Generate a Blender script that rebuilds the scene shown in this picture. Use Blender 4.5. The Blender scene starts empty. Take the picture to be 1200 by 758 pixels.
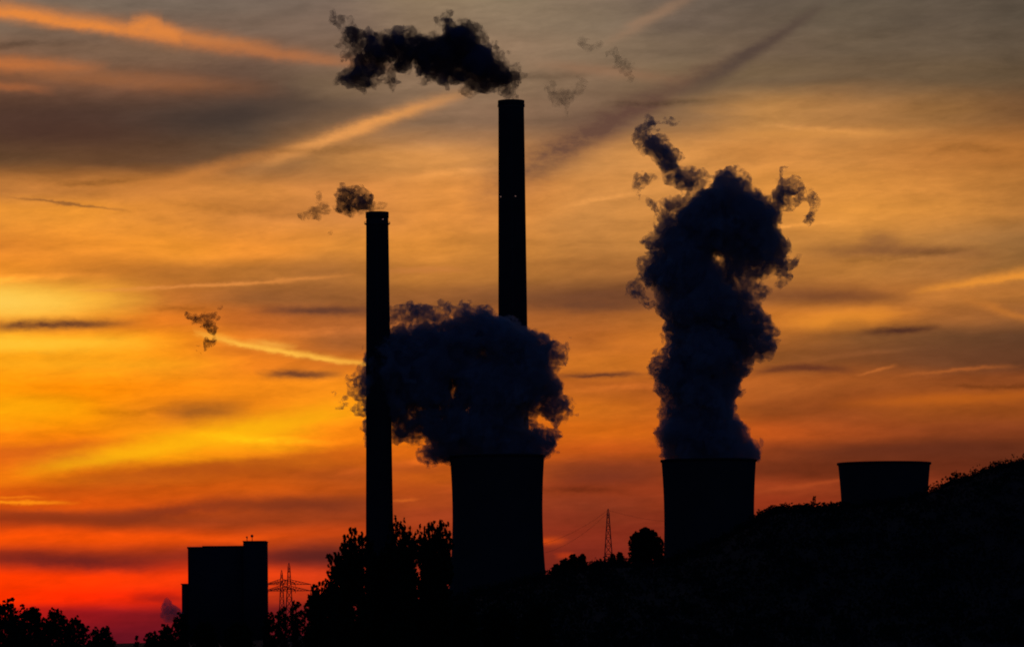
import bpy, math, random
import numpy as np
from mathutils import Vector, Matrix

S = bpy.context.scene
COL = S.collection
R = math.radians

# ------------------------------------------------------------------ camera
F = 5333.0                     # focal length in photograph pixels (1200 wide): a 160 mm lens
CX, HY = 600.0, 752.0          # principal point: centre column, eye-level row
ROLL = R(0.43)                 # the photograph leans a little
CAMZ = 4.0
cam_d = bpy.data.cameras.new('camera')
cam = bpy.data.objects.new('camera', cam_d)
COL.objects.link(cam)
cam_d.sensor_width = 36.0
cam_d.lens = 36.0 * F / 1200.0
cam_d.shift_y = (HY - 378.5) / 1200.0
cam_d.clip_start = 1.0
cam_d.clip_end = 60000.0
cam.matrix_world = Matrix.Translation((0, 0, CAMZ)) @ Matrix.Rotation(R(90), 4, 'X') @ Matrix.Rotation(-ROLL, 4, 'Z')
S.camera = cam

def uv(px, py):
    """photograph pixel -> direction (X, Z) per unit of distance Y"""
    u, v = (px - CX) / F, (HY - py) / F
    return u * math.cos(ROLL) + v * math.sin(ROLL), -u * math.sin(ROLL) + v * math.cos(ROLL)

def at(px, py, Y):
    x, z = uv(px, py)
    return Vector((x * Y, Y, CAMZ + z * Y))

# ------------------------------------------------------------------ sky
def lin1(c):
    c /= 255.0
    return c / 12.92 if c <= 0.04045 else ((c + 0.055) / 1.055) ** 2.4
def lin(c):
    sat = (max(c) - min(c)) / max(max(c), 1)
    k = 1.0 - 0.13 * sat if c[1] > .32 * c[0] else 1.0
    return (lin1(c[0]), lin1(c[1]) * k, lin1(c[2]), 1.0)

W = bpy.data.worlds.new('World')
S.world = W
W.use_nodes = True
NT = W.node_tree
NT.nodes.clear()
N, L = NT.nodes, NT.links

def put(inp, v):
    if isinstance(v, bpy.types.NodeSocket):
        L.new(v, inp)
    else:
        inp.default_value = v
def mth(op, a, b=0.0, c=0.0, clamp=False):
    n = N.new('ShaderNodeMath'); n.operation = op; n.use_clamp = clamp
    put(n.inputs[0], a); put(n.inputs[1], b); put(n.inputs[2], c)
    return n.outputs[0]
def vmth(op, a, b):
    n = N.new('ShaderNodeVectorMath'); n.operation = op
    put(n.inputs[0], a); put(n.inputs[1], b)
    return n.outputs[0]
def mixc(f, a, b, blend='MIX'):
    n = N.new('ShaderNodeMix'); n.data_type = 'RGBA'; n.blend_type = blend
    put(n.inputs[0], f); put(n.inputs[6], a); put(n.inputs[7], b)
    return n.outputs[2]
def noise(vec, scale, detail=3.0, rough=0.5):
    n = N.new('ShaderNodeTexNoise'); n.noise_dimensions = '3D'
    put(n.inputs['Vector'], vmth('MULTIPLY', vec, scale))
    n.inputs['Scale'].default_value = 1.0
    n.inputs['Detail'].default_value = detail
    n.inputs['Roughness'].default_value = rough
    return n
def sep(v):
    n = N.new('ShaderNodeSeparateXYZ'); put(n.inputs[0], v)
    return n.outputs
def comb(x, y, z=0.0):
    n = N.new('ShaderNodeCombineXYZ')
    put(n.inputs[0], x); put(n.inputs[1], y); put(n.inputs[2], z)
    return n.outputs[0]
def smooth(v, a, b):
    n = N.new('ShaderNodeMapRange'); n.interpolation_type = 'SMOOTHSTEP'
    put(n.inputs[0], v); n.inputs[1].default_value = a; n.inputs[2].default_value = b
    return n.outputs[0]

K = F / 100.0                 # sky units: 1 unit = 100 photograph pixels = 1.07 degrees of sky
def sky_pt(px, py):
    x, z = uv(px, py)
    return math.atan2(x, 1.0) * K, math.asin(z / math.sqrt(1 + x * x + z * z)) * K

tc = N.new('ShaderNodeTexCoord')
dx, dy, dz = sep(tc.outputs['Generated'])
az = mth('MULTIPLY', mth('ARCTAN2', dx, dy), K)          # azimuth from due west (+Y)
el = mth('MULTIPLY', mth('ARCSINE', dz), K)              # elevation
P0 = comb(az, el, 0.0)

# wind-drawn distortion of the cloud deck
n1 = noise(P0, (0.35, 1.6, 1.0), 3.0, 0.55)
n2 = noise(P0, (1.3, 7.0, 1.0), 4.0, 0.6)
n3 = noise(vmth('ADD', P0, (7.3, 3.1, 2.0)), (4.0, 8.0, 1.0), 7.0, 0.68)
w1 = vmth('MULTIPLY', vmth('SUBTRACT', n1.outputs['Color'], (0.5, 0.5, 0.5)), (0.9, 0.26, 0.0))
w2 = vmth('MULTIPLY', vmth('SUBTRACT', n2.outputs['Color'], (0.5, 0.5, 0.5)), (0.40, 0.04, 0.0))
w3 = vmth('MULTIPLY', vmth('SUBTRACT', n3.outputs['Color'], (0.5, 0.5, 0.5)), (0.16, 0.09, 0.0))
PB = vmth('ADD', vmth('ADD', P0, w1), w2)                # for the broad bands
PS = vmth('ADD', vmth('ADD', P0, w3), vmth('MULTIPLY', w2, (0.5, 0.5, 0.0)))   # for single streaks
bx_, by_, _ = sep(PB)

# broad colours of the lit cloud deck: rows of elevation, columns of azimuth
ROWS = [0, 30, 60, 100, 140, 190, 225, 250, 290, 320, 350, 375, 400, 425, 450, 480, 510, 530, 550, 570, 590, 605, 625, 650, 675, 695, 715, 745]
GRID = {
 0:   [(115,102,86),(118,98,78),(125,95,70),(110,78,56),(82,58,44),(98,70,43),(190,125,55),(235,155,52),(228,142,45),(242,152,40),(255,200,70),(250,150,30),(255,185,35),(255,170,18),(255,158,8),(255,172,10),(252,140,12),(228,112,18),(235,125,12),(212,92,12),(222,90,10),(170,62,18),(248,85,5),(165,48,20),(255,58,0),(255,50,0),(205,30,18),(110,18,28)],
 100: [(122,106,88),(122,100,80),(125,98,74),(112,80,58),(80,58,45),(100,70,43),(196,128,55),(235,155,50),(236,150,45),(205,128,40),(250,178,52),(240,140,28),(255,178,28),(255,168,22),(255,150,6),(255,160,6),(250,138,10),(212,110,22),(230,120,12),(205,88,12),(216,86,10),(150,60,20),(246,85,6),(150,45,22),(255,58,2),(252,42,2),(150,22,26),(105,18,30)],
 200: [(118,103,87),(120,100,82),(122,96,72),(108,78,58),(78,60,48),(98,70,46),(202,132,56),(222,145,54),(240,155,46),(190,120,44),(192,116,42),(225,128,32),(250,155,22),(253,160,24),(252,148,14),(228,132,22),(253,160,14),(250,162,12),(215,108,14),(208,90,13),(210,85,13),(152,62,22),(236,83,8),(152,46,24),(246,58,8),(235,40,10),(125,22,28),(100,18,30)],
 300: [(115,100,85),(118,98,80),(118,92,72),(92,72,58),(72,60,50),(108,82,56),(208,138,60),(214,140,60),(236,150,50),(180,116,46),(150,94,44),(200,112,40),(225,128,34),(240,138,28),(247,147,22),(232,134,20),(253,182,15),(248,148,15),(190,90,16),(212,94,15),(185,76,18),(158,64,22),(215,78,12),(130,42,26),(240,68,18),(200,55,18),(110,25,26),(95,20,28)],
 400: [(122,104,88),(122,102,84),(126,102,80),(120,98,72),(118,92,66),(178,125,64),(212,140,66),(206,136,64),(220,145,55),(172,112,50),(150,95,45),(178,104,44),(160,95,42),(212,120,35),(248,150,26),(254,156,20),(245,140,16),(222,112,18),(168,78,22),(190,84,18),(145,62,24),(160,66,24),(195,72,18),(98,40,30),(215,60,22),(180,50,22),(100,25,26),(90,20,28)],
 500: [(140,120,92),(142,120,92),(144,120,90),(140,114,86),(136,108,80),(215,150,74),(224,150,66),(222,147,62),(220,145,55),(190,125,50),(150,95,45),(175,105,45),(178,104,40),(200,112,32),(222,125,26),(240,138,20),(236,126,16),(220,110,18),(205,98,20),(180,80,24),(175,76,26),(165,68,28),(160,62,26),(125,45,26),(150,45,25),(130,38,25),(100,28,26),(90,22,28)],
 600: [(140,122,95),(142,122,95),(145,120,92),(140,115,86),(138,108,80),(196,138,74),(218,145,66),(216,143,62),(200,134,56),(178,118,50),(132,84,44),(168,100,42),(175,102,38),(205,118,34),(190,105,28),(215,118,22),(215,110,20),(205,98,20),(165,76,24),(158,68,28),(150,62,28),(140,55,28),(140,52,26),(128,44,26),(118,36,28),(105,32,27),(95,26,26),(88,22,28)],
 700: [(130,112,90),(132,114,90),(135,114,88),(130,106,80),(126,100,75),(205,145,75),(210,145,70),(205,142,68),(190,130,60),(166,110,50),(115,72,42),(172,102,42),(185,106,38),(205,120,35),(176,96,30),(200,110,25),(210,108,20),(195,90,22),(138,62,28),(148,61,26),(132,55,28),(128,50,26),(135,48,26),(125,40,26),(112,34,28),(100,30,27),(92,26,26),(86,22,28)],
 800: [(108,94,79),(112,96,80),(118,100,78),(124,103,74),(140,108,72),(212,148,72),(210,146,70),(208,143,66),(192,132,60),(170,112,52),(126,80,45),(180,110,42),(200,118,38),(205,118,34),(178,96,32),(200,106,28),(205,102,22),(182,84,24),(142,62,27),(150,60,26),(146,58,26),(138,52,26),(130,46,26),(122,40,26),(110,34,28),(98,30,27),(90,26,26),(84,22,28)],
 900: [(100,88,74),(104,89,72),(110,92,72),(120,99,70),(185,134,70),(208,142,66),(214,146,62),(216,147,62),(196,134,58),(185,122,52),(150,95,45),(200,122,42),(175,105,38),(142,86,36),(178,98,35),(150,78,28),(186,86,25),(140,64,26),(112,50,23),(155,65,27),(150,56,25),(140,52,26),(130,46,26),(118,40,26),(108,34,28),(98,30,27),(90,26,26),(84,22,28)],
 1000:[(95,85,70),(100,87,69),(107,91,70),(110,90,65),(170,122,66),(204,140,65),(218,148,62),(220,150,60),(192,132,58),(188,126,54),(168,106,46),(212,132,44),(128,82,40),(125,75,36),(165,90,33),(146,74,28),(165,78,28),(112,53,25),(112,49,22),(140,58,25),(140,54,25),(135,50,25),(126,44,26),(115,40,26),(105,34,28),(96,30,27),(88,26,26),(82,22,28)],
 1100:[(90,80,66),(96,83,67),(102,87,68),(105,86,61),(150,108,58),(190,126,56),(202,136,58),(212,144,60),(178,124,60),(172,115,54),(190,122,50),(172,108,48),(112,73,40),(115,70,38),(145,78,31),(160,84,27),(140,68,28),(105,50,25),(104,46,22),(125,52,24),(130,50,25),(128,48,25),(120,43,26),(110,39,26),(102,34,28),(94,30,27),(86,26,26),(80,22,28)],
 1200:[(84,74,61),(90,79,64),(97,83,65),(99,81,57),(122,87,51),(176,115,49),(182,122,53),(185,125,55),(155,110,57),(150,105,52),(182,118,50),(150,96,46),(100,66,40),(102,62,36),(135,72,30),(150,78,26),(128,62,27),(102,49,25),(95,43,22),(112,48,24),(118,46,25),(118,45,25),(112,41,26),(104,38,26),(98,34,28),(90,30,27),(84,26,26),(78,22,28)],
}
H_PY = mth('MULTIPLY_ADD', by_, -100.0, HY)              # elevation as rows of the colour table
tpos = mth('DIVIDE', H_PY, 760.0)
def after(vec, done):
    """VEC, evaluated only once DONE is known: keeps this long graph within the renderer's stack"""
    n = N.new('ShaderNodeVectorMath'); n.operation = 'MULTIPLY_ADD'
    L.new(done, n.inputs[0]); n.inputs[1].default_value = (1e-7, 1e-7, 1e-7); L.new(vec, n.inputs[2])
    return n.outputs[0]
sky = None
xs = sorted(GRID)
for k, x in enumerate(xs):
    rn = N.new('ShaderNodeValToRGB')
    cr = rn.color_ramp
    cr.interpolation = 'B_SPLINE' if False else 'EASE'
    els = cr.elements
    while len(els) < len(ROWS):
        els.new(0.5)
    for i, (r_, c_) in enumerate(zip(ROWS, GRID[x])):
        els[i].position = i / 1000.0
    for i in range(len(ROWS) - 1, -1, -1):
        els[i].position = ROWS[i] / 760.0
    for i, c_ in enumerate(GRID[x]):
        els[i].color = lin(c_)
    if sky is None:
        L.new(tpos, rn.inputs[0])
        sky = rn.outputs[0]
    else:
        a0, a1 = (xs[k - 1] - CX) / 100.0, (x - CX) / 100.0
        cp = sep(after(comb(bx_, tpos), sky))
        L.new(cp[1], rn.inputs[0])
        sky = mixc(smooth(cp[0], a0 - 0.15, a1 + 0.15), sky, rn.outputs[0])

# fine wind-drawn grain of the deck
n4 = noise(PB, (0.9, 5.0, 1.0), 6.0, 0.6)
n5 = noise(vmth('ADD', P0, (3.0, 9.0, 5.0)), (2.6, 26.0, 1.0), 3.0, 0.6)
gr = mth('ADD', mth('MULTIPLY_ADD', n4.outputs['Fac'], 0.62, 0.69), mth('MULTIPLY_ADD', n5.outputs['Fac'], 0.06, -0.03))
rot = N.new('ShaderNodeMapping'); rot.inputs[2].default_value = (0, 0, R(-11))
L.new(vmth('ADD', P0, vmth('MULTIPLY', w3, (1.0, 1.0, 0.0))), rot.inputs[0])
n6 = noise(rot.outputs[0], (0.75, 4.2, 1.0), 7.0, 0.66)
n7 = noise(vmth('ADD', PB, (1.0, 4.0, 8.0)), (3.2, 6.5, 1.0), 6.0, 0.68)
gr = mth('ADD', gr, mth('ADD', mth('MULTIPLY_ADD', n6.outputs['Fac'], 0.55, -0.275), mth('MULTIPLY_ADD', n7.outputs['Fac'], 0.34, -0.17)))
sky = mixc(1.0, sky, comb(gr, gr, gr), 'MULTIPLY')

nb = n3.outputs['Fac']
def streak(x0, y0, x1, y1, w, col, op=1.0, bow=0.0, taper=0.0, ragged=0.6, p=1.1, edge=1.0):
    """one cloud streak or contrail of the deck, between two directions"""
    global sky
    a, b = Vector(sky_pt(x0, y0)), Vector(sky_pt(x1, y1))
    m, d = (a + b) / 2, b - a
    n = N.new('ShaderNodeMapping'); n.vector_type = 'TEXTURE'
    L.new(after(PS, sky), n.inputs[0])
    n.inputs[1].default_value = (m.x, m.y, 0)
    n.inputs[2].default_value = (0, 0, math.atan2(d.y, d.x))
    n.inputs[3].default_value = (d.length / 2, w / 100.0, 1)
    X, Y, _ = sep(n.outputs[0])
    e = mth('SUBTRACT', 1.0, mth('MULTIPLY', X, X), clamp=True)
    if bow:
        Y = mth('MULTIPLY_ADD', e, -bow / w, Y)
    if taper:
        Y = mth('DIVIDE', Y, mth('MAXIMUM', mth('MULTIPLY_ADD', X, taper, 1.0), 0.12))
    if edge != 1.0:          # crisp lower side
        Y = mth('MULTIPLY_ADD', mth('MINIMUM', Y, 0.0), edge - 1.0, Y)
    g = mth('EXPONENT', mth('MULTIPLY', mth('MULTIPLY', Y, Y), -1.0))
    mk = mth('MULTIPLY', g, mth('POWER', e, p))
    if ragged:
        mk = mth('MULTIPLY', mk, mth('MULTIPLY_ADD', nb, 2.0 * ragged, 1.0 - ragged), clamp=True)
    sky = mixc(mth('MULTIPLY', mk, op, clamp=True), sky, lin(col))

# the glow round the hidden sun first, then dark bars, then lit streaks
for a in (
    (-330, 350, 190, 358, 22, (255, 205, 66), .85, 0, 0, .45, 1.5),
    (-200, 348, 120, 356, 13, (255, 214, 88), .7, 0, 0, .4, 1.5),
    (-260, 403, 220, 401, 8, (255, 204, 52), .85, 0, 0, .45, 1.2),
    (-200, 425, 300, 426, 7, (255, 184, 30), .4, 0, 0, .5, 1.2),
):
    streak(*a)
for a in (
    (540, 244, 880, 60, 19, (98, 70, 57), .9, 5, -.5, .8),
    (790, 116, 975, -2, 8, (84, 68, 58), .9, -3, -.5, .5),
    (660, 118, 1000, 88, 10, (104, 84, 64), .35, 0, 0, .6),
    (-40, 382, 170, 377, 6, (92, 55, 38), .95, 0, -.2, .5),
    (285, 364, 470, 363, 6, (98, 60, 42), .9, 0, 0, .4),
    (296, 438, 408, 439, 5, (98, 58, 38), .9, 0, 0, .4),
    (600, 358, 790, 356, 9, (104, 66, 42), .8, 0, 0, .3),
    (640, 441, 765, 437, 3, (92, 52, 34), .9, 0, 0, .3),
    (925, 296, 1180, 298, 8, (128, 84, 48), .8, 4, -.3, .4),
    (1005, 278, 1060, 284, 9, (140, 94, 54), .6, 0, 0, .8),
    (870, 346, 1080, 352, 9, (118, 72, 40), .8, 3, 0, .3),
    (1000, 389, 1108, 381, 4, (78, 46, 33), .95, -2, 0, .3),
    (968, 384, 1020, 379, 6, (100, 62, 38), .8, 5, 0, 1.),
    (870, 441, 1010, 437, 4, (98, 52, 32), .9, 9, 0, .3),
    (1040, 412, 1260, 408, 14, (104, 66, 38), .5, 0, 0, .3),
    (180, 484, 300, 478, 11, (150, 90, 30), .8, 0, 0, .4),
    (-40, 535, 175, 512, 7, (205, 98, 22), .7, 0, 0, .6),
    (470, 524, 40, 566, 15, (172, 80, 20), .75, 0, 0, .4, .9, 1.9),
    (-60, 600, 170, 607, 8, (140, 55, 22), .8, 0, 0, .4),
    (90, 611, 300, 586, 8, (128, 52, 26), .8, 0, 0, .4),
    (220, 592, 470, 588, 11, (118, 52, 28), .7, 0, 0, .3),
    (-60, 648, 240, 660, 9, (104, 34, 28), .85, -4, 0, .4),
    (290, 650, 470, 648, 14, (88, 35, 30), .7, 0, 0, .3),
    (150, 699, 230, 702, 6, (150, 26, 20), .7, 0, 0, .5),
    (0, 229, 158, 248, 1.5, (120, 78, 44), .7, 0, 0, .2),
    (420, 545, 540, 548, 9, (140, 62, 26), .5, 0, 0, .4),
    (640, 560, 780, 556, 10, (112, 50, 30), .6, 0, 0, .3),
    (890, 530, 1240, 522, 12, (98, 46, 26), .5, 0, 0, .3),
    (300, 128, 480, 118, 10, (92, 76, 62), .5, 0, 0, .4),
    (160, 150, 400, 118, 16, (68, 55, 48), .55, 0, 0, .3),
    (-80, 152, 200, 156, 22, (76, 52, 42), .6, 0, 0, .3),
):
    streak(*a)
for a in (
    (-260, -30, 330, 58, 12, (230, 142, 60), .95, -5, -.3, .45, .8, 1.7),
    (120, 36, 470, 80, 10, (196, 122, 64), .6, -2, -.3, .5, 1., 1.5),
    (150, 31, 192, 31, 9, (228, 142, 62), .9, 3, 0, .5, .6),
    (172, 36, 214, 44, 9, (226, 140, 62), .8, 3, 0, .5, .6),
    (-160, 66, 130, 80, 10, (208, 124, 57), .75, -2, -.2, .5, .9, 1.5),
    (-100, 74, 340, 104, 11, (168, 108, 60), .5, -2, 0, .5),
    (-100, 92, 70, 106, 5, (190, 112, 56), .5, 0, 0, .6),
    (560, 104, 270, 207, 8.5, (230, 160, 82), .95, -3, .15, .4),
    (360, 170, 120, 240, 9, (218, 142, 62), .5, -4, 0, .4),
    (700, 55, 830, -16, 7, (160, 126, 94), .55, 0, 0, .3),
    (610, 72, 820, 96, 7, (158, 116, 82), .4, 0, 0, .4),
    (820, 158, 1090, 156, 7, (220, 154, 72), .6, 0, 0, .4),
    (80, 341, 440, 320, 2.3, (232, 150, 66), .75, -2, 0, .9),
    (425, 318, 560, 315, 4, (205, 130, 62), .5, 0, 0, .6),
    (225, 389, 450, 428, 4.2, (255, 192, 66), 1.0, -5, -.1, .6, .5, 1.6),
    (285, 396, 350, 406, 3.5, (255, 190, 70), .5, -2, 0, .8),
    (1060, 344, 1300, 307, 8, (232, 152, 52), .95, 0, .6, .3, .9, 1.8),
    (1120, 346, 1260, 392, 5, (210, 130, 46), .5, 0, 0, .3),
    (900, 382, 1060, 366, 10, (232, 148, 44), .7, 0, 0, .3),
    (10, 556, 450, 474, 16, (255, 190, 14), .9, -2, .2, .4, .9, 1.9),
    (-40, 470, 120, 478, 12, (255, 182, 10), .5, 0, 0, .3),
    (-70, 588, 96, 588, 2.2, (255, 150, 18), .95, 0, 0, .3),
    (-50, 582, 60, 582, 1.6, (255, 140, 18), .6, 0, 0, .3),
    (452, 586, 496, 584, 1.8, (205, 98, 30), .9, 0, 0, .3),
    (610, 634, 668, 633, 4, (205, 76, 18), .9, 0, 0, .5),
    (648, 651, 676, 649, 3.5, (178, 58, 22), .85, 0, 0, .5),
    (880, 577, 1030, 556, 3, (176, 78, 32), .6, 0, 0, .3),
    (1000, 441, 1052, 427, 1.8, (196, 112, 46), .7, 0, 0, .3),
    (1040, 442, 1200, 428, 2.2, (186, 104, 42), .6, 2, 0, .3),
    (955, 474, 1290, 458, 7, (196, 104, 24), .6, 0, 0, .3),
    (690, 402, 800, 398, 7, (214, 126, 40), .6, 0, 0, .3),
):
    streak(*a)

def ripple(x0, y0, x1, y1, w, f, bow=0.0, edge=1.0):
    """a thinner or thicker fibre of the same cloud deck: lets through F times the light around it"""
    global sky
    a, b = Vector(sky_pt(x0, y0)), Vector(sky_pt(x1, y1))
    m, d = (a + b) / 2, b - a
    n = N.new('ShaderNodeMapping'); n.vector_type = 'TEXTURE'
    L.new(after(PS, sky), n.inputs[0])
    n.inputs[1].default_value = (m.x, m.y, 0)
    n.inputs[2].default_value = (0, 0, math.atan2(d.y, d.x))
    n.inputs[3].default_value = (d.length / 2, w / 100.0, 1)
    X, Y, _ = sep(n.outputs[0])
    e = mth('SUBTRACT', 1.0, mth('MULTIPLY', X, X), clamp=True)
    Y = mth('MULTIPLY_ADD', e, -bow / w, Y)
    Y = mth('MULTIPLY_ADD', mth('MINIMUM', Y, 0.0), edge - 1.0, Y)
    g = mth('MULTIPLY', mth('EXPONENT', mth('MULTIPLY', mth('MULTIPLY', Y, Y), -1.0)), e)
    g = mth('MULTIPLY', g, mth('MULTIPLY_ADD', nb, 2.2, -.3), clamp=True)
    k = mth('MULTIPLY_ADD', g, f - 1.0, 1.0)
    sky = mixc(1.0, sky, comb(k, k, k), 'MULTIPLY')
rr = random.Random(19)
for i in range(30):
    x_, y_ = (i * 0.618034 % 1.0) * 1200, 60 + (i * 0.381966 * 1.7 % 1.0) * 610
    ln, sl = rr.uniform(90, 260), rr.uniform(-.10, .16)
    up = rr.random() < .45
    ripple(x_ - ln / 2, y_ + sl * ln / 2, x_ + ln / 2, y_ - sl * ln / 2, rr.uniform(2.2, 6.5), rr.uniform(1.18, 1.42) if up else rr.uniform(.52, .78), rr.uniform(-6, 6), rr.choice((1.0, 1.0, 2.0)))

# the rest of the dome: a clear dusk sky, away from the lit west
nish = N.new('ShaderNodeTexSky')
nish.sky_type = 'NISHITA'
nish.sun_disc = False
SUN_AZ, SUN_EL = R(-7.0), R(0.5)
nish.sun_elevation = R(0.0)        # dusk light for the rest of the dome
nish.sun_rotation = SUN_AZ
nish.air_density = 0.85
nish.dust_density = 0.0
nish.ozone_density = 4.6
bg_n = N.new('ShaderNodeBackground'); bg_n.inputs[1].default_value = 0.075
L.new(nish.outputs[0], bg_n.inputs[0])
bg_c = N.new('ShaderNodeBackground'); bg_c.inputs[1].default_value = 1.0
L.new(sky, bg_c.inputs[0])
azd, eld = mth('ABSOLUTE', az), el
front = mth('MULTIPLY', smooth(azd, 24.0, 8.0), mth('MULTIPLY', smooth(eld, 22.0, 9.0), smooth(eld, -0.6, -0.2)))
mx = N.new('ShaderNodeMixShader')
L.new(front, mx.inputs[0]); L.new(bg_n.outputs[0], mx.inputs[1]); L.new(bg_c.outputs[0], mx.inputs[2])
wo = N.new('ShaderNodeOutputWorld')
L.new(mx.outputs[0], wo.inputs[0])
W.cycles.sampling_method = 'MANUAL'
W.cycles.sample_map_resolution = 512

# ------------------------------------------------------------------ sun (behind the cloud bank, just above the horizon)
sd = bpy.data.lights.new('sun', 'SUN')
sd.energy = 0.03
sd.angle = R(6.0)
sd.color = (1.0, 0.5, 0.2)
sun = bpy.data.objects.new('sun', sd)
COL.objects.link(sun)
sdir = Vector((math.sin(SUN_AZ) * math.cos(SUN_EL), math.cos(SUN_AZ) * math.cos(SUN_EL), math.sin(SUN_EL)))
sun.rotation_euler = sdir.to_track_quat('Z', 'Y').to_euler()
sun.location = sdir * 500

S.view_settings.view_transform = 'Standard'
S.view_settings.look = 'None'
S.view_settings.exposure = 0.0
S.view_settings.gamma = 1.0
S.render.engine = 'CYCLES'
S.cycles.filter_width = 1.9
S.cycles.use_denoising = True
S.cycles.max_bounces = 4
S.cycles.diffuse_bounces = 2
S.cycles.volume_bounces = 3
S.cycles.transparent_max_bounces = 64
S.cycles.volume_step_rate = 0.1
S.cycles.volume_max_steps = 256
S.cycles.use_adaptive_sampling = True
S.cycles.adaptive_threshold = 0.02

# ------------------------------------------------------------------ helpers
rng = np.random.default_rng(7)
random.seed(7)

def material(name, base, rough=0.9, var=0.25, scale=0.3):
    m = bpy.data.materials.new(name); m.use_nodes = True
    t = m.node_tree; b = t.nodes['Principled BSDF']
    nz = t.nodes.new('ShaderNodeTexNoise'); nz.inputs['Scale'].default_value = scale; nz.inputs['Detail'].default_value = 5
    tcn = t.nodes.new('ShaderNodeTexCoord'); t.links.new(tcn.outputs['Object'], nz.inputs['Vector'])
    r = t.nodes.new('ShaderNodeValToRGB')
    r.color_ramp.elements[0].color = (*[c * (1 - var) for c in base], 1)
    r.color_ramp.elements[1].color = (*[c * (1 + var) for c in base], 1)
    t.links.new(nz.outputs[0], r.inputs[0]); t.links.new(r.outputs[0], b.inputs['Base Color'])
    b.inputs['Roughness'].default_value = rough
    b.inputs['Specular IOR Level'].default_value = 0.2
    return m

M_GROUND = material('dark_grass_soil', (0.02, 0.022, 0.014), scale=0.05)
M_CONC = material('weathered_concrete', (0.10, 0.095, 0.09), scale=0.08)
M_CONC2 = material('sooty_concrete', (0.08, 0.075, 0.07), scale=0.1)
M_CLAD = material('dark_cladding', (0.07, 0.07, 0.075), scale=0.2)
M_STEEL = material('galvanised_steel', (0.18, 0.18, 0.18), rough=0.7, scale=1.0)
M_LEAF = material('foliage', (0.04, 0.055, 0.025), scale=0.6)
M_LEAF2 = material('dark_foliage', (0.028, 0.042, 0.022), scale=0.6)
M_BARK = material('bark', (0.06, 0.045, 0.035), scale=2.0)

def volume_mat(name, density, color, aniso=0.2, grain=3.6, lo=.38, hi=.62, step=2.0):
    """steam: a thin scattering skin round a volume whose density breaks up into filaments"""
    m = bpy.data.materials.new(name); m.use_nodes = True
    t = m.node_tree; t.nodes.clear()
    o = t.nodes.new('ShaderNodeOutputMaterial')
    v = t.nodes.new('ShaderNodeVolumePrincipled')
    v.inputs['Color'].default_value = (*color, 1)
    v.inputs['Anisotropy'].default_value = aniso
    tcn = t.nodes.new('ShaderNodeTexCoord')
    nz = t.nodes.new('ShaderNodeTexNoise'); nz.inputs['Scale'].default_value = 1.0 / grain
    nz.inputs['Detail'].default_value = 3.0; nz.inputs['Roughness'].default_value = .62; nz.inputs['Distortion'].default_value = 1.3
    mr = t.nodes.new('ShaderNodeMapRange'); mr.interpolation_type = 'SMOOTHSTEP'
    mr.inputs[1].default_value = lo; mr.inputs[2].default_value = hi; mr.inputs[4].default_value = density
    t.links.new(tcn.outputs['Object'], nz.inputs['Vector']); t.links.new(nz.outputs['Fac'], mr.inputs[0])
    t.links.new(mr.outputs[0], v.inputs['Density'])
    tr = t.nodes.new('ShaderNodeBsdfTransparent')
    df = t.nodes.new('ShaderNodeBsdfDiffuse'); df.inputs[0].default_value = (*color, 1)
    mx_ = t.nodes.new('ShaderNodeMixShader'); mx_.inputs[0].default_value = 0.015
    t.links.new(tr.outputs[0], mx_.inputs[1]); t.links.new(df.outputs[0], mx_.inputs[2])
    t.links.new(mx_.outputs[0], o.inputs['Surface'])
    t.links.new(v.outputs[0], o.inputs['Volume'])
    m.cycles.volume_step_rate = step
    return m

def mesh_np(name, verts, faces, mat, parent=None, smooth_=False):
    """verts (n,3), faces (m,k) of one size"""
    verts = np.asarray(verts, np.float32); faces = np.asarray(faces, np.int32)
    me = bpy.data.meshes.new(name)
    me.vertices.add(len(verts)); me.vertices.foreach_set('co', verts.ravel())
    k = faces.shape[1]
    me.loops.add(faces.size); me.loops.foreach_set('vertex_index', faces.ravel())
    me.polygons.add(len(faces)); me.polygons.foreach_set('loop_start', np.arange(0, faces.size, k, dtype=np.int32))
    if smooth_:
        me.polygons.foreach_set('use_smooth', np.ones(len(faces), bool))
    me.materials.append(mat)
    me.update(calc_edges=True); me.validate()
    o = bpy.data.objects.new(name, me); COL.objects.link(o)
    o.parent = parent
    return o

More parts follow.
